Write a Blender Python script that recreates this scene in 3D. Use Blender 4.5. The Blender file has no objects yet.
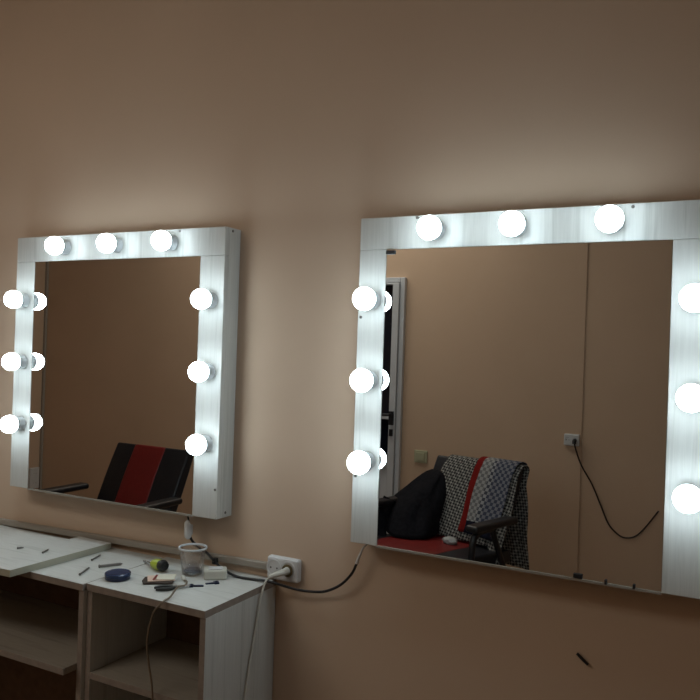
import bpy, bmesh, math, random
from mathutils import Vector, Matrix
random.seed(7)
S = bpy.context.scene
COL = bpy.data.collections.new('room'); S.collection.children.link(COL)
L = COL.objects.link
PI = math.pi

# ------------------------------------------------------------------ materials
def mat(name, col, rough=.5, metal=0., spec=.5, coat=0., emit=None, strength=0., trans=0., ior=1.45, alpha=1.):
    m = bpy.data.materials.new(name); m.use_nodes = True
    b = m.node_tree.nodes['Principled BSDF']
    b.inputs['Base Color'].default_value = (*col, 1)
    b.inputs['Roughness'].default_value = rough
    b.inputs['Metallic'].default_value = metal
    b.inputs['Specular IOR Level'].default_value = spec
    b.inputs['Coat Weight'].default_value = coat
    b.inputs['Transmission Weight'].default_value = trans
    b.inputs['IOR'].default_value = ior
    b.inputs['Alpha'].default_value = alpha
    if emit:
        b.inputs['Emission Color'].default_value = (*emit, 1)
        b.inputs['Emission Strength'].default_value = strength
    return m
def N(m, t, **kw):
    n = m.node_tree.nodes.new(t)
    for k, v in kw.items(): setattr(n, k, v)
    return n
def lk(m, a, b): m.node_tree.links.new(a, b)
def bsdf(m): return m.node_tree.nodes['Principled BSDF']
def ramp(m, stops):
    r = N(m, 'ShaderNodeValToRGB')
    e = r.color_ramp.elements
    e[0].position, e[0].color = stops[0][0], (*stops[0][1], 1)
    e[1].position, e[1].color = stops[-1][0], (*stops[-1][1], 1)
    for p, c in stops[1:-1]:
        x = e.new(p); x.color = (*c, 1)
    return r
def noise_mat(name, c1, c2, scale, stretch=(1, 1, 1), rough=.5, bump=0., detail=4, spec=.4):
    m = mat(name, c1, rough, spec=spec)
    tc = N(m, 'ShaderNodeTexCoord'); mp = N(m, 'ShaderNodeMapping')
    mp.inputs['Scale'].default_value = stretch
    nz = N(m, 'ShaderNodeTexNoise'); nz.inputs['Scale'].default_value = scale
    nz.inputs['Detail'].default_value = detail
    lk(m, tc.outputs['Object'], mp.inputs['Vector']); lk(m, mp.outputs['Vector'], nz.inputs['Vector'])
    r = ramp(m, [(.3, c1), (.7, c2)])
    lk(m, nz.outputs['Fac'], r.inputs['Fac']); lk(m, r.outputs['Color'], bsdf(m).inputs['Base Color'])
    if bump:
        bp = N(m, 'ShaderNodeBump'); bp.inputs['Strength'].default_value = bump; bp.inputs['Distance'].default_value = .003
        lk(m, nz.outputs['Fac'], bp.inputs['Height']); lk(m, bp.outputs['Normal'], bsdf(m).inputs['Normal'])
    return m
def laminate(name, stretch, dark=(.43, .44, .42), light=(.57, .58, .56)):
    """pale ash-grain laminate: streaks along the board"""
    m = mat(name, light, .42, spec=.4)
    tc = N(m, 'ShaderNodeTexCoord'); mp = N(m, 'ShaderNodeMapping'); mp.inputs['Scale'].default_value = stretch
    n1 = N(m, 'ShaderNodeTexNoise'); n1.inputs['Scale'].default_value = 1.; n1.inputs['Detail'].default_value = 5; n1.inputs['Roughness'].default_value = .6
    n1.inputs['Distortion'].default_value = .3
    lk(m, tc.outputs['Object'], mp.inputs['Vector']); lk(m, mp.outputs['Vector'], n1.inputs['Vector'])
    r = ramp(m, [(.3, dark), (.47, light), (.55, tuple(.93 * c for c in light)), (.72, tuple(min(1, 1.06 * c) for c in light))])
    lk(m, n1.outputs['Fac'], r.inputs['Fac']); lk(m, r.outputs['Color'], bsdf(m).inputs['Base Color'])
    bp = N(m, 'ShaderNodeBump'); bp.inputs['Strength'].default_value = .08; bp.inputs['Distance'].default_value = .001
    lk(m, n1.outputs['Fac'], bp.inputs['Height']); lk(m, bp.outputs['Normal'], bsdf(m).inputs['Normal'])
    return m
M = {}
M['plaster'] = noise_mat('peach_plaster', (.58, .445, .335), (.62, .475, .36), 2.2, rough=.75, bump=.05, spec=.25)
M['plaster2'] = noise_mat('peach_plaster_rear', (.58, .42, .30), (.62, .45, .325), 2.0, rough=.8, bump=.05, spec=.2)
M['ceiling'] = noise_mat('white_ceiling_paint', (.72, .70, .66), (.76, .74, .70), 3, rough=.9)
M['floor'] = laminate('brown_floor_boards', (4, 30, 30), (.16, .10, .07), (.30, .20, .13))
M['lam_v'] = laminate('ash_laminate_upright', (60, 60, 2.2))
M['lam_h'] = laminate('ash_laminate_top', (5, 60, 60))
M['lam_f'] = laminate('ash_laminate_rail', (60, 60, 2.2))
M['lam_shade'] = laminate('ash_laminate_shaded', (4, 50, 50), (.24, .21, .175), (.33, .29, .24))  # same laminate darkened: shade inside the cabinets is put into the colour
M['edge'] = noise_mat('edge_band', (.24, .20, .175), (.29, .245, .21), 60, rough=.6)
M['hdf'] = noise_mat('brown_hardboard', (.13, .075, .045), (.17, .10, .06), 40, rough=.8)
M['mirror'] = mat('mirror_glass', (.86, .88, .87), .0, metal=1.)
M['mirror_edge'] = mat('mirror_edge_strip', (.33, .31, .27), .35, metal=.2)
M['clip'] = mat('black_clip', (.012, .013, .016), .4)
M['screw'] = mat('screw_steel', (.16, .15, .14), .4, metal=.8)
M['holder'] = mat('white_holder_plastic', (.55, .58, .60), .35)
M['bulb'] = mat('cold_white_lamp', (.9, .9, .9), .3, emit=(.79, .94, 1.0), strength=23.)
M['plastic'] = mat('white_socket_plastic', (.62, .63, .64), .35)
M['socket_dark'] = mat('socket_hole', (.10, .10, .10), .5)
M['contact'] = mat('brass_contact', (.16, .125, .06), .5, metal=.3)
M['duct'] = mat('grey_white_trunking', (.34, .31, .27), .5)
M['black_rubber'] = mat('black_cable_rubber', (.012, .012, .014), .45)
M['brown_rubber'] = mat('brown_cable_rubber', (.03, .018, .014), .5)
M['white_rubber'] = mat('white_cable_rubber', (.60, .60, .55), .45)
M['beige_rubber'] = mat('beige_cable_rubber', (.17, .13, .09), .5)
M['leather_black'] = noise_mat('black_leatherette', (.010, .011, .015), (.018, .019, .024), 120, rough=.38, bump=.15)
M['leather_red'] = noise_mat('red_leatherette', (.17, .012, .012), (.21, .017, .016), 120, rough=.4, bump=.15)
M['frame_black'] = mat('black_powder_coat', (.012, .012, .015), .4)
M['jacket'] = noise_mat('black_cotton', (.007, .007, .010), (.014, .014, .018), 60, rough=.9, bump=.5)
M['pvc'] = noise_mat('white_pvc', (.55, .57, .60), (.59, .61, .64), 6, rough=.35)
M['night_glass'] = mat('dark_night_glass', (.006, .009, .018), .06, spec=.5)
M['handle_dark'] = mat('dark_handle', (.03, .03, .035), .35, metal=.4)
M['blue_lid'] = mat('navy_plastic', (.006, .012, .045), .3)
M['tin_rim'] = mat('navy_rim', (.02, .035, .09), .25)
M['lime'] = noise_mat('lime_grip', (.36, .46, .03), (.42, .52, .05), 50, rough=.4)
M['black_grip'] = mat('black_grip', (.012, .012, .012), .5)
M['steel'] = mat('bright_steel', (.55, .55, .55), .25, metal=1.)
M['bit'] = mat('grey_screw_steel', (.15, .14, .13), .5, metal=.2)
M['cup'] = mat('clear_cup_plastic', (.93, .95, .96), .08, trans=1., ior=1.25, alpha=.55)
M['card'] = noise_mat('pinkish_card', (.60, .42, .34), (.68, .52, .42), 30, rough=.7)
M['card2'] = noise_mat('cream_card', (.62, .60, .50), (.68, .66, .55), 30, rough=.7)
M['card_dark'] = mat('brown_wallet', (.045, .03, .022), .6)
M['adapter'] = noise_mat('cream_adapter_plastic', (.55, .56, .50), (.60, .60, .54), 10, rough=.4)
M['sw_green'] = noise_mat('pale_green_switch', (.42, .42, .28), (.46, .46, .31), 10, rough=.5)

def fabric(name, kind):
    m = mat(name, (.3, .3, .3), .95, spec=.1)
    tc = N(m, 'ShaderNodeTexCoord'); mp = N(m, 'ShaderNodeMapping')
    lk(m, tc.outputs['UV'], mp.inputs['Vector'])
    if kind == 'shawl':      # slanted broken houndstooth
        mp.inputs['Scale'].default_value = (1, 1, 1); mp.inputs['Rotation'].default_value = (0, 0, math.radians(38))
        ck = N(m, 'ShaderNodeTexChecker'); ck.inputs['Scale'].default_value = 105
        ck.inputs['Color1'].default_value = (.40, .39, .36, 1); ck.inputs['Color2'].default_value = (.05, .05, .055, 1)
        wv = N(m, 'ShaderNodeTexWave'); wv.inputs['Scale'].default_value = 14; wv.inputs['Distortion'].default_value = 2.
        mx = N(m, 'ShaderNodeMixRGB', blend_type='MULTIPLY'); mx.inputs['Fac'].default_value = .55
        lk(m, mp.outputs['Vector'], ck.inputs['Vector']); lk(m, mp.outputs['Vector'], wv.inputs['Vector'])
        lk(m, ck.outputs['Color'], mx.inputs['Color1']); lk(m, wv.outputs['Color'], mx.inputs['Color2'])
        lk(m, mx.outputs['Color'], bsdf(m).inputs['Base Color'])
    else:                    # plaid in greys; red border at u<.035, navy hem at v>.305
        ck = N(m, 'ShaderNodeTexChecker'); ck.inputs['Scale'].default_value = 66
        ck.inputs['Color1'].default_value = (.34, .34, .35, 1); ck.inputs['Color2'].default_value = (.06, .065, .085, 1)
        sep = N(m, 'ShaderNodeSeparateXYZ')
        lk(m, mp.outputs['Vector'], ck.inputs['Vector']); lk(m, mp.outputs['Vector'], sep.inputs['Vector'])
        def band(sock, at, c, prev, op='LESS_THAN', fac=1.):
            mt = N(m, 'ShaderNodeMath', operation=op); mt.inputs[1].default_value = at
            lk(m, sock, mt.inputs[0])
            f2 = N(m, 'ShaderNodeMath', operation='MULTIPLY'); f2.inputs[1].default_value = fac; lk(m, mt.outputs[0], f2.inputs[0])
            mx = N(m, 'ShaderNodeMixRGB'); mx.inputs['Color2'].default_value = (*c, 1)
            lk(m, f2.outputs[0], mx.inputs['Fac']); lk(m, prev, mx.inputs['Color1']); return mx.outputs['Color']
        o = band(sep.outputs['X'], .085, (.40, .39, .36), ck.outputs['Color'], fac=.35)
        o = band(sep.outputs['X'], .11, (.05, .06, .11), o, op='GREATER_THAN', fac=.45)
        o = band(sep.outputs['Y'], .325, (.012, .014, .028), o, op='GREATER_THAN')
        o = band(sep.outputs['X'], .032, (.20, .014, .012), o)
        lk(m, o, bsdf(m).inputs['Base Color'])
    return m
M['shawl'] = fabric('black_white_weave', 'shawl')
M['scarf'] = fabric('grey_plaid_weave', 'scarf')

# ------------------------------------------------------------------ mesh helpers
def box(bm, c, s, rot=None, mi=0):
    r = bmesh.ops.create_cube(bm, size=1)['verts']
    mt = Matrix.Translation(c) @ (rot.to_4x4() if rot else Matrix.Identity(4)) @ Matrix.Diagonal((*s, 1))
    bmesh.ops.transform(bm, matrix=mt, verts=r)
    for v in r:
        for f in v.link_faces: f.material_index = mi
    return r
def bbox(bm, lo, hi, mi=0):
    return box(bm, [(a + b) / 2 for a, b in zip(lo, hi)], [b - a for a, b in zip(lo, hi)], mi=mi)
def lathe(bm, prof, seg=32, mt=None, mi=0):
    """prof: list of (r, z); closed at r==0"""
    rings = []
    for r, z in prof:
        if r < 1e-6: rings.append([bm.verts.new((0, 0, z))])
        else: rings.append([bm.verts.new((r * math.cos(2 * PI * k / seg), r * math.sin(2 * PI * k / seg), z)) for k in range(seg)])
    for a, b in zip(rings, rings[1:]):
        for k in range(seg):
            k2 = (k + 1) % seg
            if len(a) == 1 and len(b) == 1: break
            if len(a) == 1: f = bm.faces.new((a[0], b[k], b[k2]))
            elif len(b) == 1: f = bm.faces.new((a[k], b[0], a[k2]))
            else: f = bm.faces.new((a[k], b[k], b[k2], a[k2]))
            f.material_index = mi
    vs = [v for r in rings for v in r]
    if mt: bmesh.ops.transform(bm, matrix=mt, verts=vs)
    return vs
def smooth_path(pts, n=8):
    """Catmull-Rom through pts"""
    P = [Vector(p) for p in pts]; P = [2 * P[0] - P[1]] + P + [2 * P[-1] - P[-2]]
    out = []
    for i in range(1, len(P) - 2):
        a, b, c, d = P[i - 1:i + 3]
        for k in range(n):
            t = k / n
            out.append(.5 * ((2 * b) + (c - a) * t + (2 * a - 5 * b + 4 * c - d) * t * t + (3 * b - a - 3 * c + d) * t ** 3))
    out.append(P[-2]); return out
def tube(bm, pts, r, seg=10, n=8, smooth=True, mi=0):
    pts = smooth_path(pts, n) if smooth else [Vector(p) for p in pts]
    rad = r if callable(r) else (lambda t: r)
    up = Vector((0, 0, 1)); rings = []
    prev = None
    for i, p in enumerate(pts):
        d = (pts[min(i + 1, len(pts) - 1)] - pts[max(i - 1, 0)]).normalized()
        if prev is None:
            u = d.orthogonal().normalized()
        else:
            u = (prev - d * prev.dot(d)).normalized()
        prev = u; w = d.cross(u)
        rr = rad(i / (len(pts) - 1))
        rings.append([bm.verts.new(p + (u * math.cos(2 * PI * k / seg) + w * math.sin(2 * PI * k / seg)) * rr) for k in range(seg)])
    for a, b in zip(rings, rings[1:]):
        for k in range(seg):
            f = bm.faces.new((a[k], a[(k + 1) % seg], b[(k + 1) % seg], b[k])); f.material_index = mi
    for f in (bm.faces.new(rings[0][::-1]), bm.faces.new(rings[-1])): f.material_index = mi
def prism(bm, poly, z0, z1, mi=0):
    a = [bm.verts.new((x, y, z0)) for x, y in poly]; b = [bm.verts.new((x, y, z1)) for x, y in poly]
    n = len(poly); fs = [bm.faces.new(a[::-1]), bm.faces.new(b)]
    for k in range(n): fs.append(bm.faces.new((a[k], a[(k + 1) % n], b[(k + 1) % n], b[k])))
    for f in fs: f.material_index = mi
def obj(name, bm, m, parent=None, bevel=0., smooth=False, seg=2):
    bmesh.ops.recalc_face_normals(bm, faces=bm.faces[:])
    me = bpy.data.meshes.new(name); bm.to_mesh(me); bm.free()
    for x in (m if isinstance(m, (list, tuple)) else [m]): me.materials.append(x)
    if smooth:
        for p in me.polygons: p.use_smooth = True
    o = bpy.data.objects.new(name, me); L(o)
    if parent: o.parent = parent
    if bevel:
        b = o.modifiers.new('bevel', 'BEVEL'); b.width = bevel; b.segments = seg; b.limit_method = 'ANGLE'
    return o
def B(): return bmesh.new()
def tag(o, label, cat, group=None, kind=None):
    o['label'] = label; o['category'] = cat
    if group: o['group'] = group
    if kind: o['kind'] = kind
    return o
def thing(name, label, cat, loc=(0, 0, 0), rz=0, group=None):
    o = bpy.data.objects.new(name, None); o.empty_display_size = .05; L(o); o.location = loc; o.rotation_euler = (0, 0, rz)
    return tag(o, label, cat, group)
def struct(name, bm, m, parent=None, **kw):
    o = obj(name, bm, m, parent, **kw)
    if not parent: o['kind'] = 'structure'
    return o

# ------------------------------------------------------------------ room shell (wall of mirrors is y = 0, room at y < 0)
XL, XR, YB, H = -4.82, 1.7, -2.60, 2.75
STEP = -.775
bm = B(); bbox(bm, (XL - .12, 0, 0), (XR + .12, .12, H)); struct('wall_front', bm, M['plaster'])
bm = B(); prism(bm, [(XL - .12, YB), (STEP, YB), (STEP, YB - .005), (XR + .12, YB - .005), (XR + .12, YB - .15), (XL - .12, YB - .15)], 0, H)
struct('wall_rear', bm, M['plaster2'])
bm = B(); bbox(bm, (XL - .12, YB, 0), (XL, 0, H)); struct('wall_left', bm, M['plaster2'])
bm = B(); bbox(bm, (XR, YB - .005, 0), (XR + .12, 0, H)); struct('wall_right', bm, M['plaster2'])
bm = B(); bbox(bm, (XL - .12, YB - .15, -.1), (XR + .12, .12, 0)); struct('floor', bm, M['floor'])
bm = B(); bbox(bm, (XL - .12, YB - .15, H), (XR + .12, .12, H + .1)); struct('ceiling', bm, M['ceiling'])
# slim corner strip where left and rear wall meet
bm = B(); bbox(bm, (XL, YB, 0), (XL + .018, YB + .018, H)); struct('trim_1', bm, M['duct'])

# pvc door on the rear wall, seen in the right mirror
d = bpy.data.objects.new('door_1', None); L(d); d.location = (-2.17, YB, 0); d['kind'] = 'structure'
def fr(bm, x0, x1, z0, z1, w, y0, y1):
    bbox(bm, (x0, y0, z0), (x0 + w, y1, z1)); bbox(bm, (x1 - w, y0, z0), (x1, y1, z1))
    bbox(bm, (x0 + w, y0, z1 - w), (x1 - w, y1, z1)); bbox(bm, (x0 + w, y0, z0), (x1 - w, y1, z0 + w))
bm = B(); bbox(bm, (-.40, .001, .0), (-.372, .03, 1.775)); bbox(bm, (.342, .001, 0), (.37, .03, 1.775)); bbox(bm, (-.372, .001, 1.747), (.342, .03, 1.775))
struct('door_frame', bm, M['pvc'], d, bevel=.003)
bm = B(); z0, z1 = .02, 1.743
bbox(bm, (-.370, .002, z0), (-.308, .045, z1)); bbox(bm, (.300, .002, z0), (.340, .045, z1))
bbox(bm, (-.308, .002, z1 - .012), (.300, .045, z1)); bbox(bm, (-.308, .002, z0), (.300, .045, z0 + .06))
bbox(bm, (-.308, .002, .66), (.300, .045, .70)); bbox(bm, (-.308, .002, .940), (.300, .045, .958))
struct('door_leaf', bm, M['pvc'], d, bevel=.003)
bm = B(); bbox(bm, (-.306, .006, .960), (.298, .016, 1.729)); bbox(bm, (-.306, .006, .702), (.298, .016, .938)); struct('door_glass', bm, M['night_glass'], d)
bm = B(); bbox(bm, (-.306, .008, .082), (.298, .028, .658)); bbox(bm, (-.26, .028, .12), (.25, .034, .60)); struct('door_panel', bm, M['pvc'], d, bevel=.004)
bm = B(); bbox(bm, (.306, .045, .91), (.334, .058, .99)); tube(bm, [(.320, .056, .972), (.320, .085, .972), (.300, .09, .970), (.235, .09, .968)], .009)
bbox(bm, (.310, .045, .845), (.330, .056, .885)); struct('door_handle', bm, M['handle_dark'], d, smooth=False)

# ------------------------------------------------------------------ bulb mirrors
YF = -.066   # front face of the boards
def make_bulb_mirror(label, x0, x1, xi0, xi1, bulbs_top, zs, screws, clips):
    t = thing('lighted_mirror', label, 'mirror', (x0, 0, 0), 0, 'white bulb mirrors on the wall')
    W = x1 - x0; a = xi0 - x0; b = xi1 - x0; zt, zi, zb = 1.647, 1.573, .893
    bm = B(); bbox(bm, (0, YF, zi), (W, YF + .016, zt)); obj('top_board', bm, M['lam_f'], t, .0012)
    for u, v in ((0, a), (b, W)):
        bm = B(); bbox(bm, (u, YF, zb), (v, YF + .016, zi - .0004)); obj('side_board', bm, M['lam_v'], t, .0012)
    for u in (0, W - .016):
        bm = B(); bbox(bm, (u, YF + .0162, zb), (u + .016, -.001, zt)); obj('edge_board', bm, M['lam_v'], t, .001)
    bm = B(); bbox(bm, (.0162, YF + .0162, zt - .016), (W - .0162, -.001, zt)); obj('cover_board', bm, M['lam_h'], t, .001)
    bm = B(); bbox(bm, (.0165, YF + .017, zb + .004), (W - .0165, YF + .024, zt - .017)); obj('backing_panel', bm, M['hdf'], t)
    bm = B(); bbox(bm, (a + .0006, YF + .0012, zb + .002), (b - .0006, YF + .006, zi - .0008)); obj('mirror_glass', bm, M['mirror'], t)
    bm = B(); bbox(bm, (a + .0006, YF - .001, zb - .003), (b - .0006, YF + .016, zb + .0018)); obj('bottom_strip', bm, M['mirror_edge'], t)
    pts = [(x - x0, 1.611) for x in bulbs_top] + [(a / 2 + .002, z) for z in zs] + [((b + W) / 2, z) for z in zs]
    for px, pz in pts:
        mt = Matrix.Translation((px, YF, pz)) @ Matrix.Rotation(PI / 2, 4, 'X')
        bm = B(); lathe(bm, [(0, 0.0004), (.021, .0004), (.0215, .004), (.018, .008), (.0165, .0162), (.0, .0162)], 28, mt)
        h = obj('lamp_holder', bm, M['holder'], t, smooth=True)
        m2 = h.modifiers.new('es', 'EDGE_SPLIT'); m2.split_angle = math.radians(40)
        bm = B(); R = .0265; c = .0415
        A0 = -30
        prof = []
        for k in range(0, 15):
            an = math.radians(A0 + (90 - A0) * k / 14)
            prof.append((R * math.cos(an) if k < 14 else 0, c + R * math.sin(an)))
        lathe(bm, [(0, prof[0][1])] + prof, 32, mt); bl = obj('light_bulb', bm, M['bulb'], h, smooth=True)
        r0, zz0 = R * math.cos(math.radians(A0)), c + R * math.sin(math.radians(A0)) - .0003
        bm = B(); lathe(bm, [(0, .0165), (.0145, .0165), (.0175, .0190), (r0 + .0006, zz0), (0, zz0)], 32, mt); obj('bulb_collar', bm, M['holder'], h, smooth=True)
    for (sx, sy, sz, ax) in screws:
        mt = Matrix.Translation((sx - x0, sy, sz)) @ (Matrix.Rotation(PI / 2, 4, 'X') if ax == 'y' else Matrix.Rotation(PI / 2, 4, 'Y'))
        bm = B(); lathe(bm, [(0, .0002), (.0036, .0002), (.0034, .0012), (.0012, .0016), (0, .0008)], 14, mt); obj('screw', bm, M['screw'], t)
    for (cx, cz, w, h_) in clips:
        bm = B(); bbox(bm, (cx - x0 - w / 2, YF - .0035, cz - h_ / 2), (cx - x0 + w / 2, YF + .0008, cz + h_ / 2)); obj('mirror_clip', bm, M['clip'], t, .001)
    return t
ZS = (1.457, 1.272, 1.086)
make_bulb_mirror('white wood-grain framed mirror with round bulbs, hanging above the cluttered table', -1.985, -1.203, -1.907, -1.282,
                 (-1.778, -1.576, -1.380), ZS,
                 [(-1.203, -.036, 1.639, 'x'), (-1.203, -.029, .905, 'x'), (-1.354, YF, 1.641, 'y'), (-1.210, YF, .969, 'y')],
                 [])
make_bulb_mirror('larger-looking white framed bulb mirror to the right, above bare wall and a small peg', -.814, -.052, -.746, -.139,
                 (-.626, -.444, -.251), ZS,
                 [(-.806, YF, 1.417, 'y'), (-.806, YF, 1.048, 'y'), (-.672, YF, 1.642, 'y'), (-.214, YF, 1.640, 'y')],
                 [(-.735, 1.566, .022, .009), (-.296, .900, .018, .009), (-.242, .897, .005, .009), (-.189, .897, .005, .009)])

# ------------------------------------------------------------------ wall socket, trunking, wall mark
def socket_plate(label, w, h, loc, rz, holes, m, group=None, hr=.0185):
    t = thing('wall_socket', label, 'socket', loc, rz, group)
    bm = B(); bbox(bm, (-w / 2, -.022, -h / 2), (w / 2, -.0005, h / 2)); obj('plate', bm, m, t, .006, seg=3)
    for hx, hz in holes:
        mt = Matrix.Translation((hx, -.0222, hz)) @ Matrix.Rotation(PI / 2, 4, 'X')
        bm = B(); lathe(bm, [(hr + .003, -.001), (hr + .003, .0012), (hr, .0012), (hr - .001, -.0004), (hr * .3, -.0004), (0, -.0004)], 26, mt)
        o = obj('socket_well', bm, [M['plastic']], t)
        bm = B()
        for s in (-1, 1):
            lathe(bm, [(0, .0002), (.0024, .0002), (.0024, .0006), (0, .0006)], 10, Matrix.Translation((s * hr * .5, 0, 0)) @ Matrix.Identity(4))
        bmesh.ops.transform(bm, matrix=mt, verts=bm.verts[:]); obj('pin_hole', bm, M['socket_dark'], o)
    return t
socket_plate('white double wall socket beside the table with a cord plugged in', .092, .058, (-1.027, 0, .783), 0, [(-.024, .001), (.018, .001)], M['plastic'])
# plug in the right well, its cord hangs beside the cabinet
t = thing('power_plug', 'white plug and cord in the double wall socket beside the cabinet', 'plug', (-1.009, -.0245, .784))
bm = B(); lathe(bm, [(0, .0005), (.0155, .0005), (.0155, .0022), (.0125, .0030), (.0110, .0012), (0, .0012)], 24, Matrix.Rotation(PI / 2, 4, 'X')); obj('plug_collar', bm, M['contact'], t, smooth=False)
bm = B(); tube(bm, [(0, -.0014, 0), (-.002, -.014, -.001), (-.010, -.030, -.003), (-.026, -.043, -.010)], lambda q: .0098 - .004 * q, 14); obj('plug_body', bm, M['white_rubber'], t, smooth=True)
bm = B(); tube(bm, [(-.024, -.041, -.009), (-.032, -.050, -.022), (-.038, -.058, -.060), (-.040, -.070, -.12), (-.041, -.090, -.20), (-.0415, -.110, -.30), (-.041, -.13, -.45), (-.040, -.14, -.62), (-.03, -.145, -.777), (.0, -.16, -.78)], .0026, 8); obj('plug_cord', bm, M['white_rubber'], t, smooth=True)
# trunking along the wall
bm = B()
vs = bbox(bm, (-2.6, -.016, 0), (-1.0745, -.0005, .017))
for v in bm.verts: v.co.z += .7725 + (v.co.x + 1.08) * .021
tag(obj('cable_trunking', bm, M['duct'], None, .002), 'thin pale cable trunking along the wall behind the table', 'trunking')
# short dark stub in the wall under the right mirror
bm = B(); a, b = Vector((-.304, -.006, .722)), Vector((-.281, -.006, .7035)); tube(bm, [a, (a + b) / 2 + Vector((0, -.001, 0)), b], .0032, 10)
tag(obj('wall_anchor', bm, M['black_rubber'], None, smooth=True), 'short black peg on the bare wall below the right mirror', 'peg')

# black cable from the left mirror to the right mirror
t = thing('mirror_cable', 'black cable drooping between the two mirrors with white connectors', 'cable', (-1.30, -.03, .75))
O = Vector((-1.30, -.03, .75))
def rel(pts): return [Vector(p) - O for p in pts]
bm = B(); tube(bm, rel([(-1.306, -.044, .834), (-1.295, -.042, .818), (-1.264, -.036, .800), (-1.232, -.040, .783), (-1.195, -.046, .765), (-1.148, -.052, .7545), (-1.102, -.050, .7540), (-1.062, -.046, .7555), (-1.030, -.040, .752), (-1.000, -.036, .7475), (-.968, -.030, .744), (-.933, -.022, .744), (-.897, -.024, .7525), (-.856, -.028, .776), (-.826, -.030, .808), (-.813, -.030, .836)]), .0033, 10)
obj('cord', bm, M['black_rubber'], t, smooth=True)
bm = B(); tube(bm, rel([(-1.3065, -.045, .866), (-1.3075, -.047, .862), (-1.307, -.047, .838), (-1.306, -.044, .833)]), lambda q: .0115 if .1 < q < .9 else .007, 12); obj('connector', bm, M['plastic'], t, smooth=True)
bm = B(); tube(bm, rel([(-1.3145, -.044, .892), (-1.313, -.044, .882), (-1.3075, -.045, .866)]), .0022, 8); obj('cord', bm, M['black_rubber'], t, smooth=True)
bm = B(); tube(bm, rel([(-.813, -.030, .834), (-.810, -.030, .845), (-.802, -.032, .862)]), lambda q: .0045 - .0015 * q, 10); obj('connector', bm, M['plastic'], t, smooth=True)
bm = B(); tube(bm, rel([(-.802, -.032, .862), (-.797, -.034, .873), (-.786, -.040, .884), (-.778, -.046, .892)]), .0024, 8); obj('cord', bm, M['plastic'], t, smooth=True)

# ------------------------------------------------------------------ cabinets
def cabinet(label, x0, x1, y0, y1, shelf_z, shelf_pull, group='open laminate cabinets against the wall', rz=0):
    w = x1 - x0; dpt = y1 - y0; Ht = .75; th = .017
    t = thing('open_cabinet', label, 'cabinet', (x1, y1, 0), rz, group)
    # local frame: right rear corner is the origin
    for (u, v) in ((-w, -w + th), (-th, 0)):
        bm = B(); bbox(bm, (u + .0006, -dpt + .004, 0), (v - .0006, -.002, Ht - th - .0003), 0)
        bm.faces.ensure_lookup_table()
        for f in bm.faces:
            if f.calc_center_median().y < -dpt + .005: f.material_index = 1
        obj('side_panel', bm, [M['lam_v'], M['edge']], t, .0006)
    bm = B(); bbox(bm, (-w + .0004, -dpt, Ht - th), (-.0004, 0, Ht))
    for f in bm.faces:
        c = f.calc_center_median()
        if c.y < -dpt + .001 or c.x > -.002: f.material_index = 1
    obj('table_top', bm, [M['lam_h'], M['edge']], t, .0006)
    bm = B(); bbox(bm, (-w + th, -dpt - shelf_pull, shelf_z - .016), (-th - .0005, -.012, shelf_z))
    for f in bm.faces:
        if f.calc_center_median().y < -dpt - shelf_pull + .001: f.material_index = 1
    obj('shelf', bm, [M['lam_shade'], M['edge']], t, .0006)
    bm = B(); bbox(bm, (-w + th, -dpt + .006, .06), (-th - .0005, -.012, .076)); obj('bottom_board', bm, M['lam_shade'], t, .0006)
    bm = B(); bbox(bm, (-w + th, -.011, .05), (-th - .0005, -.007, Ht - th - .0005)); obj('back_panel', bm, M['hdf'], t)
    return t
cabinet('pale laminate open cabinet with the tools on its top, standing beside the wall socket', -1.4185, -1.055, -.290, -.001, .535, -.004)
cabinet('pale laminate open cabinet partly under the loose board, shelf sliding out', -2.20, -1.4195, -.300, -.014, .553, .036, rz=math.radians(-1.2) * 0)
bm = B(); prism(bm, [(-2.30, -.40), (-1.605, -.360), (-1.598, -.030), (-1.728, -.026), (-1.727, -.070), (-2.30, -.105)], .7505, .768)
bm.normal_update()
for f in bm.faces:
    if abs(f.normal.z) < .5: f.material_index = 1
tag(obj('loose_board', bm, [M['lam_h'], mat('pale_board_edge', (.40, .39, .31), .6)], None, .0006), 'loose white laminate board lying on the left end of the table', 'board')

# ------------------------------------------------------------------ small things on the table
ZT = .7502
def rod(name, a, b, r, m, label, cat, group=None, z=ZT):
    """small screw lying flat: head, shank"""
    a = Vector((*a, z + r)); b = Vector((*b, z + r)); d = (b - a).normalized()
    bm = B(); tube(bm, [a, a + d * .003, a + d * .0032, b - d * .006, b], lambda q: (r * 1.0 if q < .3 else r * .75) if q < .95 else r * .2, 10, smooth=False)
    return tag(obj(name, bm, m, None), label, cat, group)
rod('steel_screw', (-1.552, -.146), (-1.570, -.096), .0030, M['bit'], 'thin grey screw on the table nearest the loose board', 'screw', 'loose screws on the table')
rod('steel_rod', (-1.489, -.182), (-1.457, -.130), .0044, M['bit'], 'thicker dark metal rod lying behind the round navy tin', 'rod', 'loose screws on the table')
rod('steel_screw', (-1.478, -.256), (-1.505, -.198), .0032, M['bit'], 'thin grey screw near the table front, left of the navy tin', 'screw', 'loose screws on the table')
rod('steel_screw', (-1.752, -.222), (-1.743, -.208), .0034, M['bit'], 'tiny dark screw on the loose board, farther from its right edge', 'screw', 'tiny screws on the loose board', z=.7682)
rod('steel_screw', (-1.662, -.214), (-1.676, -.182), .0028, M['bit'], 'small grey screw on the loose board, closer to its right edge', 'screw', 'tiny screws on the loose board', z=.7682)

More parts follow.
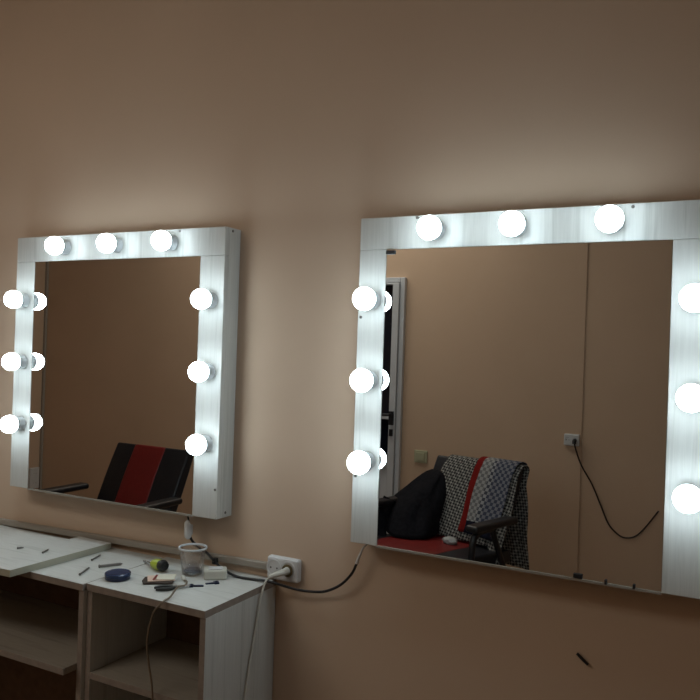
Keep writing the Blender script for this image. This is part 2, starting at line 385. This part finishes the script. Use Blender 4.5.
t = thing('round_tin', 'round navy blue tin with a flat lid lying on the table', 'tin', (-1.383, -.222, ZT))
bm = B(); lathe(bm, [(0, .0005), (.029, .0005), (.031, .002), (.031, .009), (0, .009)], 40); obj('tin_body', bm, M['blue_lid'], t, smooth=False)
bm = B(); lathe(bm, [(0, .0091), (.0318, .0091), (.0318, .015), (.029, .0172), (.026, .0162), (0, .0162)], 40); obj('lid', bm, M['tin_rim'], t, smooth=False)

# stubby screwdriver
t = thing('stubby_screwdriver', 'stubby lime green and black screwdriver lying on the table', 'screwdriver', (-1.345, -.112, ZT + .0152), math.radians(-20))
t.rotation_euler = (0, math.radians(-7), math.radians(-20))
R90 = Matrix.Rotation(PI / 2, 4, 'Y')
bm = B(); lathe(bm, [(0, -.088), (.0030, -.088), (.0036, -.082), (.0036, -.034), (0, -.034)], 12, Matrix.Translation((0, 0, 0)) @ R90)
obj('shaft', bm, M['steel'], t, smooth=False)
bm = B(); lathe(bm, [(0, -.038), (.008, -.038), (.0105, -.032), (.0135, -.018), (.0142, -.004), (.014, .008), (0, .008)], 14, R90); obj('grip', bm, M['lime'], t)
bm = B(); lathe(bm, [(0, .0082), (.0142, .0082), (.0143, .020), (.011, .028), (0, .030)], 14, R90); obj('grip_end', bm, M['black_grip'], t)

# clear cup with something navy inside
t = thing('plastic_cup', 'clear disposable plastic cup standing on the table by the wall', 'cup', (-1.256, -.090, ZT))
bm = B(); lathe(bm, [(0, .0008), (.0245, .0008), (.026, .003), (.034, .066), (.0355, .066), (.0362, .069), (.0355, .071), (.0335, .070), (.0325, .066), (.0250, .004), (0, .0025)], 40)
obj('cup_wall', bm, M['cup'], t, smooth=True)
bm = B(); lathe(bm, [(.0338, .0662), (.0366, .0662), (.0370, .0690), (.0362, .0712), (.0340, .0712), (.0338, .0662)], 40); obj('cup_rim', bm, M['holder'], t, smooth=True)
bm = B(); lathe(bm, [(0, .0), (.019, .0), (.0205, .002), (.0205, .008), (.018, .0098), (0, .0098)], 30, Matrix.Translation((-1.256, -.090, ZT + .0048)))
tag(obj('bottle_cap', bm, M['blue_lid'], None), 'navy plastic cap inside the clear cup', 'cap')

# cream adapter box with two dark contacts
t = thing('power_adapter', 'cream plastic adapter box beside the clear cup under the black cable', 'adapter', (-1.188, -.082, ZT), math.radians(38))
bm = B(); bbox(bm, (-.029, -.020, 0), (.029, .020, .024)); obj('housing', bm, M['adapter'], t, .004, seg=3)
bm = B(); bbox(bm, (-.018, -.013, .0242), (.018, .013, .0262)); obj('label_plate', bm, M['plastic'], t, .001)
# small dark junction where the black cable crosses the adapter
t2 = thing('cable_clamp', 'small black clamp on the drooping cable above the adapter box', 'clamp', (-1.222, -.041, .7785), math.radians(0))
bm = B(); bbox(bm, (-.006, -.006, -.008), (.007, .006, .008)); obj('clamp_body', bm, M['black_rubber'], t2, .002)
bm = B(); lathe(bm, [(0, 0), (.002, 0), (.002, .0015), (0, .0015)], 10, Matrix.Translation((0, -.0065, 0)) @ Matrix.Rotation(PI / 2, 4, 'X')); obj('screw', bm, M['screw'], t2)

# wallet with cards
t = thing('card_wallet', 'dark brown open wallet with pink and cream cards on it', 'wallet', (-1.284, -.184, ZT), math.radians(40))
bm = B(); prism(bm, [(-.036, -.024), (.034, -.028), (.038, .0), (.032, .026), (-.034, .028), (-.040, 0)], .0005, .0055); obj('wallet_cover', bm, M['card_dark'], t, .002)
bm = B(); box(bm, (.006, .004, .0071), (.066, .046, .0026), Matrix.Rotation(.06, 3, 'Z')); obj('card', bm, M['card'], t, .0008)
bm = B(); box(bm, (.018, .006, .0094), (.044, .042, .0016), Matrix.Rotation(-.15, 3, 'Z')); obj('card', bm, M['card2'], t, .0006)
bm = B(); box(bm, (-.008, .002, .0107), (.005, .040, .0008), Matrix.Rotation(-.2, 3, 'Z')); obj('red_stripe', bm, M['leather_red'], t)

# pliers: two curved black handles, steel jaws
t = thing('small_pliers', 'small black-handled pliers lying in front of the wallet', 'pliers', (-1.213, -.205, ZT + .004), math.radians(52))
for s in (-1, 1):
    bm = B(); tube(bm, [(0, 0, .0), (-.012, s * .008, 0), (-.028, s * .011, .001), (-.048, s * .007, .001)], lambda q: .0032 + .0012 * math.sin(q * PI), 10); obj('handle', bm, M['black_grip'], t, smooth=True)
    bm = B(); prism(bm, [(0, s * .0005), (.001, s * .006), (.012, s * .005), (.036, s * .0016), (.036, s * .0004)], -.0025, .0025); obj('jaw', bm, M['steel'], t, .0008)
bm = B(); lathe(bm, [(0, .003), (.0045, .003), (.0045, .0045), (0, .0048)], 16); obj('pivot', bm, M['steel'], t)

# beige cord running over the front edge, with a black plug end on the table
t = thing('table_cord', 'thin beige cord running over the front edge of the table', 'cord', (-1.21, -.2, ZT))
O = Vector((-1.21, -.2, ZT))
bm = B(); tube(bm, [Vector(p) - O for p in [(-1.232, -.150, .7535), (-1.215, -.160, .756), (-1.200, -.185, .756), (-1.182, -.235, .7665), (-1.172, -.270, .756), (-1.168, -.294, .7545), (-1.172, -.302, .747), (-1.188, -.306, .728), (-1.203, -.304, .687), (-1.209, -.302, .647), (-1.203, -.300, .602), (-1.192, -.300, .556), (-1.186, -.302, .50), (-1.185, -.300, .38), (-1.19, -.30, .2), (-1.18, -.305, .03), (-1.15, -.33, .004), (-1.08, -.36, .004)]], .0024, 8)
obj('cord', bm, M['beige_rubber'], t, smooth=True)
bm = B(); tube(bm, [Vector(p) - O for p in [(-1.250, -.135, .756), (-1.240, -.143, .756), (-1.230, -.151, .755)]], .0045, 10); obj('cord_end', bm, M['white_rubber'], t, smooth=True)
# little key-like metal bits
for i, (x, y, a, lab) in enumerate([(-1.181, -.163, 35, 'small dark metal bracket on the table near the front, left of its twin'), (-1.164, -.126, 50, 'small dark metal bracket on the table closer to the wall, right of its twin')]):
    bm = B(); bbox(bm, (-.016, -.003, .0003), (.016, .003, .0035)); bbox(bm, (-.019 + .024 * i, -.008, .0003), (-.009 + .026 * i, .008, .0045))
    lathe(bm, [(.002, .0045), (.005, .0045), (.005, .006), (.002, .006), (.002, .0045)], 12, Matrix.Translation((-.013 + .025 * i, 0, 0)))
    o = obj('metal_bracket', bm, M['blue_lid'], None, .0005); o.location = (x, y, ZT); o.rotation_euler = (0, 0, math.radians(a))
    tag(o, lab, 'bracket', 'small dark metal brackets on the table')

# ------------------------------------------------------------------ armchairs behind the viewer, seen in the mirrors
def rbox(bm, c, s, rot=None, mi=0, cuts=0):
    return box(bm, c, s, rot, mi)
def make_chair(label, loc, rz):
    t = thing('visitor_armchair', label, 'chair', loc, rz, 'black and red armchairs')
    tilt = Matrix.Rotation(math.radians(25), 3, 'X')
    w = .23
    def pad(name, x0, x1, c, sy, sz, rot, m, par, bev=.018):
        bm = B(); box(bm, ((x0 + x1) / 2, 0, 0), (x1 - x0, sy, sz))
        bmesh.ops.subdivide_edges(bm, edges=bm.edges[:], cuts=3, use_grid_fill=True)
        for v in bm.verts:   # slight cushion swell
            k = 1 - (abs(v.co.z) / (sz / 2)) ** 2 if sz > sy else 1 - (abs(v.co.y) / (sy / 2)) ** 2
            if sz > sy: v.co.y += math.copysign(.006 * k, v.co.y) if abs(v.co.y) > sy * .4 else 0
            else: v.co.z += math.copysign(.006 * k, v.co.z) if abs(v.co.z) > sz * .4 else 0
        bmesh.ops.transform(bm, matrix=Matrix.Translation(c) @ rot.to_4x4(), verts=bm.verts[:])
        return obj(name, bm, m, par, bev, smooth=True, seg=4)
    # backrest: black body with a red centre stripe
    bc = (0, -.185, .672)
    bk = pad('backrest', -w, w, bc, .045, .375, tilt, M['leather_black'], t, .02)
    pad('backrest_stripe', -.112, .088, (bc[0], bc[1] + .0015, bc[2] + .0006), .0475, .376, tilt, M['leather_red'], bk, .02)
    st = pad('seat', -.25, .25, (0, .06, .480), .46, .055, Matrix.Rotation(math.radians(2), 3, 'X'), M['leather_black'], t, .02)
    pad('seat_stripe', -.20, .13, (0, .0605, .4815), .462, .0565, Matrix.Rotation(math.radians(2), 3, 'X'), M['leather_red'], st, .02)
    for s in (-1, 1):
        bm = B(); tube(bm, [(s * .285, .185, .0), (s * .285, .185, .30), (s * .285, .175, .57), (s * .285, .135, .625), (s * .285, .04, .628)], .0135, 12, 6); obj('front_leg', bm, M['frame_black'], t, smooth=True)
        bm = B(); tube(bm, [(s * .285, -.24, .0), (s * .285, -.17, .25), (s * .285, -.05, .46), (s * .285, .04, .626)], .0125, 12, 6); obj('rear_leg', bm, M['frame_black'], t, smooth=True)
        bm = B(); box(bm, (s * .29, .045, .648), (.062, .30, .028)); obj('armrest', bm, M['frame_black'], t, .012, seg=4)
        bm = B(); tube(bm, [(s * .285, .17, .405), (s * .12, .17, .405), (0, .17, .405)], .010, 10, 4); obj('seat_rail', bm, M['frame_black'], t, smooth=True)
        bm = B(); tube(bm, [(s * .285, -.085, .40), (s * .15, -.10, .40), (s * .15, -.135, .46), (s * .15, -.175, .58), (s * .15, -.205, .64)], .010, 10, 6); obj('back_support', bm, M['frame_black'], t, smooth=True)
    return t
CL = make_chair('black armchair with a wide red stripe, empty, seen in the left mirror', (-2.525, -1.04, 0), math.radians(1))
CR = (-1.178, -1.648, 0); RR = math.radians(17)
make_chair('black and red armchair covered by a jacket and shawls, seen in the right mirror', CR, RR)

def on_chair(o): o.location = CR; o.rotation_euler = (0, 0, RR); return o
def back_y(z): return -.185 + (z - .672) * -math.tan(math.radians(25))     # backrest centre line
def drape(name, x0, x1, zf, zr, off, m, label, cat, wave=.006, flare=0., nu=40, ph=0., top=.850):
    """cloth over the backrest: rear hem zr(u), up and over, front hem zf(u)"""
    bm = B(); uvl = bm.loops.layers.uv.new('UVMap'); rows = []; uvs = {}
    for i in range(nu + 1):
        u = i / nu; x = x0 + (x1 - x0) * u; row = []
        prof = []
        zr_, zf_ = zr(u), zf(u)
        ty = back_y(top)
        n1 = 14
        for k in range(n1): z = zr_ + (top - .03 - zr_) * k / n1; prof.append((min(back_y(z), -.23) - .036 - off, z))
        for k in range(9): an = PI * k / 8; prof.append((ty - math.cos(an) * (.030 + off), top - .02 + off * .5 + math.sin(an) * .022))
        n2 = 24
        for k in range(1, n2 + 1):
            z = top - .02 - (top - .02 - zf_) * k / n2
            prof.append((back_y(z) + .030 + off + .002, z))
        L_ = 0; pv = None
        for k, (y, z) in enumerate(prof):
            if pv: L_ += math.hypot(y - pv[0], z - pv[1])
            pv = (y, z)
            hang = max(0, top - z)
            wv = wave * min(1, hang * 4) * (math.sin(u * 17 + ph + z * 4) + .5 * math.sin(u * 31 + ph * 2 - z * 9))
            sgn = 1 if k > n1 + 4 else -1
            yy = y + sgn * (abs(wv) if k > n1 else abs(wv))
            xx = x + flare * hang * (u - .5) * 2 + .004 * math.sin(z * 23 + u * 5)
            v = bm.verts.new((xx, yy, z)); row.append(v); uvs[v] = ((x - x0), L_ )
        # measure v from the crest so that hems line up
        crest = uvs[row[n1 + 4]][1]
        for v in row: uvs[v] = (uvs[v][0], uvs[v][1] - crest)
        rows.append(row)
    for a, b in zip(rows, rows[1:]):
        for k in range(len(a) - 1):
            f = bm.faces.new((a[k], b[k], b[k + 1], a[k + 1]))
            for lp in f.loops: lp[uvl].uv = uvs[lp.vert]
    o = obj(name, bm, m, None, smooth=True)
    so = o.modifiers.new('solid', 'SOLIDIFY'); so.thickness = .003; so.offset = 1
    on_chair(o); return tag(o, label, cat)
drape('woven_shawl', -.162, .245, lambda u: .518 if u < .84 else .518 - (u - .84) / .16 * .10, lambda u: .40, .004, M['shawl'],
      'large black and white woven shawl draped over the armchair back', 'shawl', wave=.006, flare=.06)
drape('plaid_scarf', .015, .225, lambda u: .555 - .01 * u, lambda u: .55, .016, M['scarf'],
      'grey plaid scarf with a red border lying over the woven shawl', 'scarf', wave=.004, flare=-.03, ph=1., top=.856)

# black jacket slumped over the left side of the back and the left arm
def jacket():
    bm = B(); rings = []
    secs = [  # z, x0, x1, y0, y1
        (.512, -.245, -.06, -.10, .12), (.528, -.275, -.055, -.12, .13), (.55, -.305, -.06, -.135, .11), (.59, -.325, -.075, -.165, .075),
        (.645, -.330, -.09, -.20, .03), (.69, -.310, -.105, -.235, -.03), (.73, -.285, -.12, -.255, -.09), (.765, -.262, -.135, -.27, -.15),
        (.785, -.245, -.15, -.27, -.18)]
    seg = 44
    for i, (z, x0, x1, y0, y1) in enumerate(secs):
        cx, cy, a, b = (x0 + x1) / 2, (y0 + y1) / 2, (x1 - x0) / 2, (y1 - y0) / 2
        ring = []
        for k in range(seg):
            an = 2 * PI * k / seg; c, s = math.cos(an), math.sin(an)
            r = 1 + .07 * math.sin(an * 5 + z * 12) + .05 * math.sin(an * 9 - z * 25) + random.uniform(-.02, .02)
            if i in (0, len(secs) - 1): r = 1
            ring.append(bm.verts.new((cx + a * r * math.copysign(abs(c) ** .8, c), cy + b * r * math.copysign(abs(s) ** .8, s), z)))
        rings.append(ring)
    for p, q in zip(rings, rings[1:]):
        for k in range(seg): bm.faces.new((p[k], p[(k + 1) % seg], q[(k + 1) % seg], q[k]))
    bm.faces.new(rings[0][::-1]); bm.faces.new(rings[-1])
    t = tag(obj('black_jacket', bm, M['jacket'], None, smooth=True), 'black jacket slumped over the left side of the armchair', 'jacket')
    s = t.modifiers.new('sub', 'SUBSURF'); s.levels = 1; s.render_levels = 1
    on_chair(t)
    bm = B(); tube(bm, [(-.29, .02, .655), (-.30, .05, .60), (-.275, .10, .53), (-.22, .14, .485)], lambda q: .034 - .008 * q, 16); obj('sleeve', bm, M['jacket'], t, smooth=True)
    bsdf(M['jacket']).inputs['Specular IOR Level'].default_value = .1
    return t
jacket()
# crumpled pale tissue / bag on the seat
bm = B(); bmesh.ops.create_icosphere(bm, subdivisions=3, radius=1)
for v in bm.verts:
    k = 1 + .22 * math.sin(v.co.x * 7 + v.co.y * 5) * math.cos(v.co.z * 6)
    v.co = Vector((v.co.x * .035 * k, v.co.y * .024 * k, max(v.co.z, -.7) * .017 * k))
o = tag(obj('crumpled_bag', bm, mat('pale_plastic_film', (.45, .46, .46), .5), None, smooth=True), 'small crumpled pale plastic bag on the red seat', 'bag')
Rz = Matrix.Rotation(RR, 4, 'Z'); o.location = Vector(CR) + (Rz @ Vector((.045, .0, .526))); o.rotation_euler = (0, 0, RR)

# ------------------------------------------------------------------ things on the far walls, seen in the mirrors
t = socket_plate('white double socket on the rear wall with a brown cord plugged in', .080, .062, (-.822, YB, .906), PI, [(.019, 0), (-.019, 0)], M['plastic'], hr=.014)
t = thing('brown_cord', 'brown cord hanging in a loop from the rear wall socket', 'cord', (-.803, YB, .906))
O = Vector((-.803, YB, .906))
bm = B(); tube(bm, [(0, .0245, 0), (0, .046, -.003), (.001, .050, -.016)], .010, 12); obj('plug', bm, M['clip'], t, smooth=True)
bm = B(); tube(bm, [Vector(p) - O for p in [(-.802, -2.552, .895), (-.794, -2.56, .86), (-.768, -2.58, .78), (-.712, -2.59, .683), (-.668, -2.595, .584), (-.625, -2.60, .487), (-.575, -2.605, .438), (-.535, -2.605, .428), (-.49, -2.605, .445), (-.446, -2.605, .496), (-.388, -2.605, .584)]], .0042, 10); obj('cord', bm, M['brown_rubber'], t, smooth=True)
t = thing('light_switch', 'pale green switch on the rear wall between door and armchair', 'switch', (-1.675, YB, .737), PI)
bm = B(); bbox(bm, (-.04, -.010, -.036), (.04, -.0005, .036)); obj('plate', bm, M['sw_green'], t, .003)
bm = B(); box(bm, (0, -.012, 0), (.05, .006, .046), Matrix.Rotation(.06, 3, 'X')); obj('rocker', bm, M['sw_green'], t, .002)
socket_plate('white upright double socket low on the left wall by the corner', .085, .16, (XL, -2.53, .285), PI / 2, [(0, .036), (0, -.036)], M['plastic'])

# ------------------------------------------------------------------ camera, added fill light and faint ambient
cam = bpy.data.cameras.new('camera'); co = bpy.data.objects.new('camera', cam); L(co); S.camera = co
cam.sensor_width = 36; cam.lens = 764 / 700 * 36; cam.clip_start = .02
yaw, roll = math.radians(27.7), math.radians(1.9)
co.location = (0, -1.65, 1.34)
co.rotation_euler = (Matrix.Rotation(yaw, 3, 'Z') @ Matrix.Rotation(PI / 2, 3, 'X') @ Matrix.Rotation(roll, 3, 'Z')).to_euler()
ld = bpy.data.lights.new('added_fill_light', 'AREA'); ld.shape = 'RECTANGLE'; ld.size = 1.6; ld.size_y = .7; ld.energy = 15; ld.color = (1., .95, .85)  # unseen soft fill, added because the bulbs leave the upper wall too dark
lo = bpy.data.objects.new('added_fill_light', ld); L(lo); lo.location = (-2.3, -2.05, H - .03)
w = bpy.data.worlds.new('night'); S.world = w; w.use_nodes = True
w.node_tree.nodes['Background'].inputs['Color'].default_value = (.3, .35, .5, 1); w.node_tree.nodes['Background'].inputs['Strength'].default_value = .02
S.view_settings.view_transform = 'Standard'; S.view_settings.look = 'None'; S.view_settings.exposure = .17; S.view_settings.gamma = 1
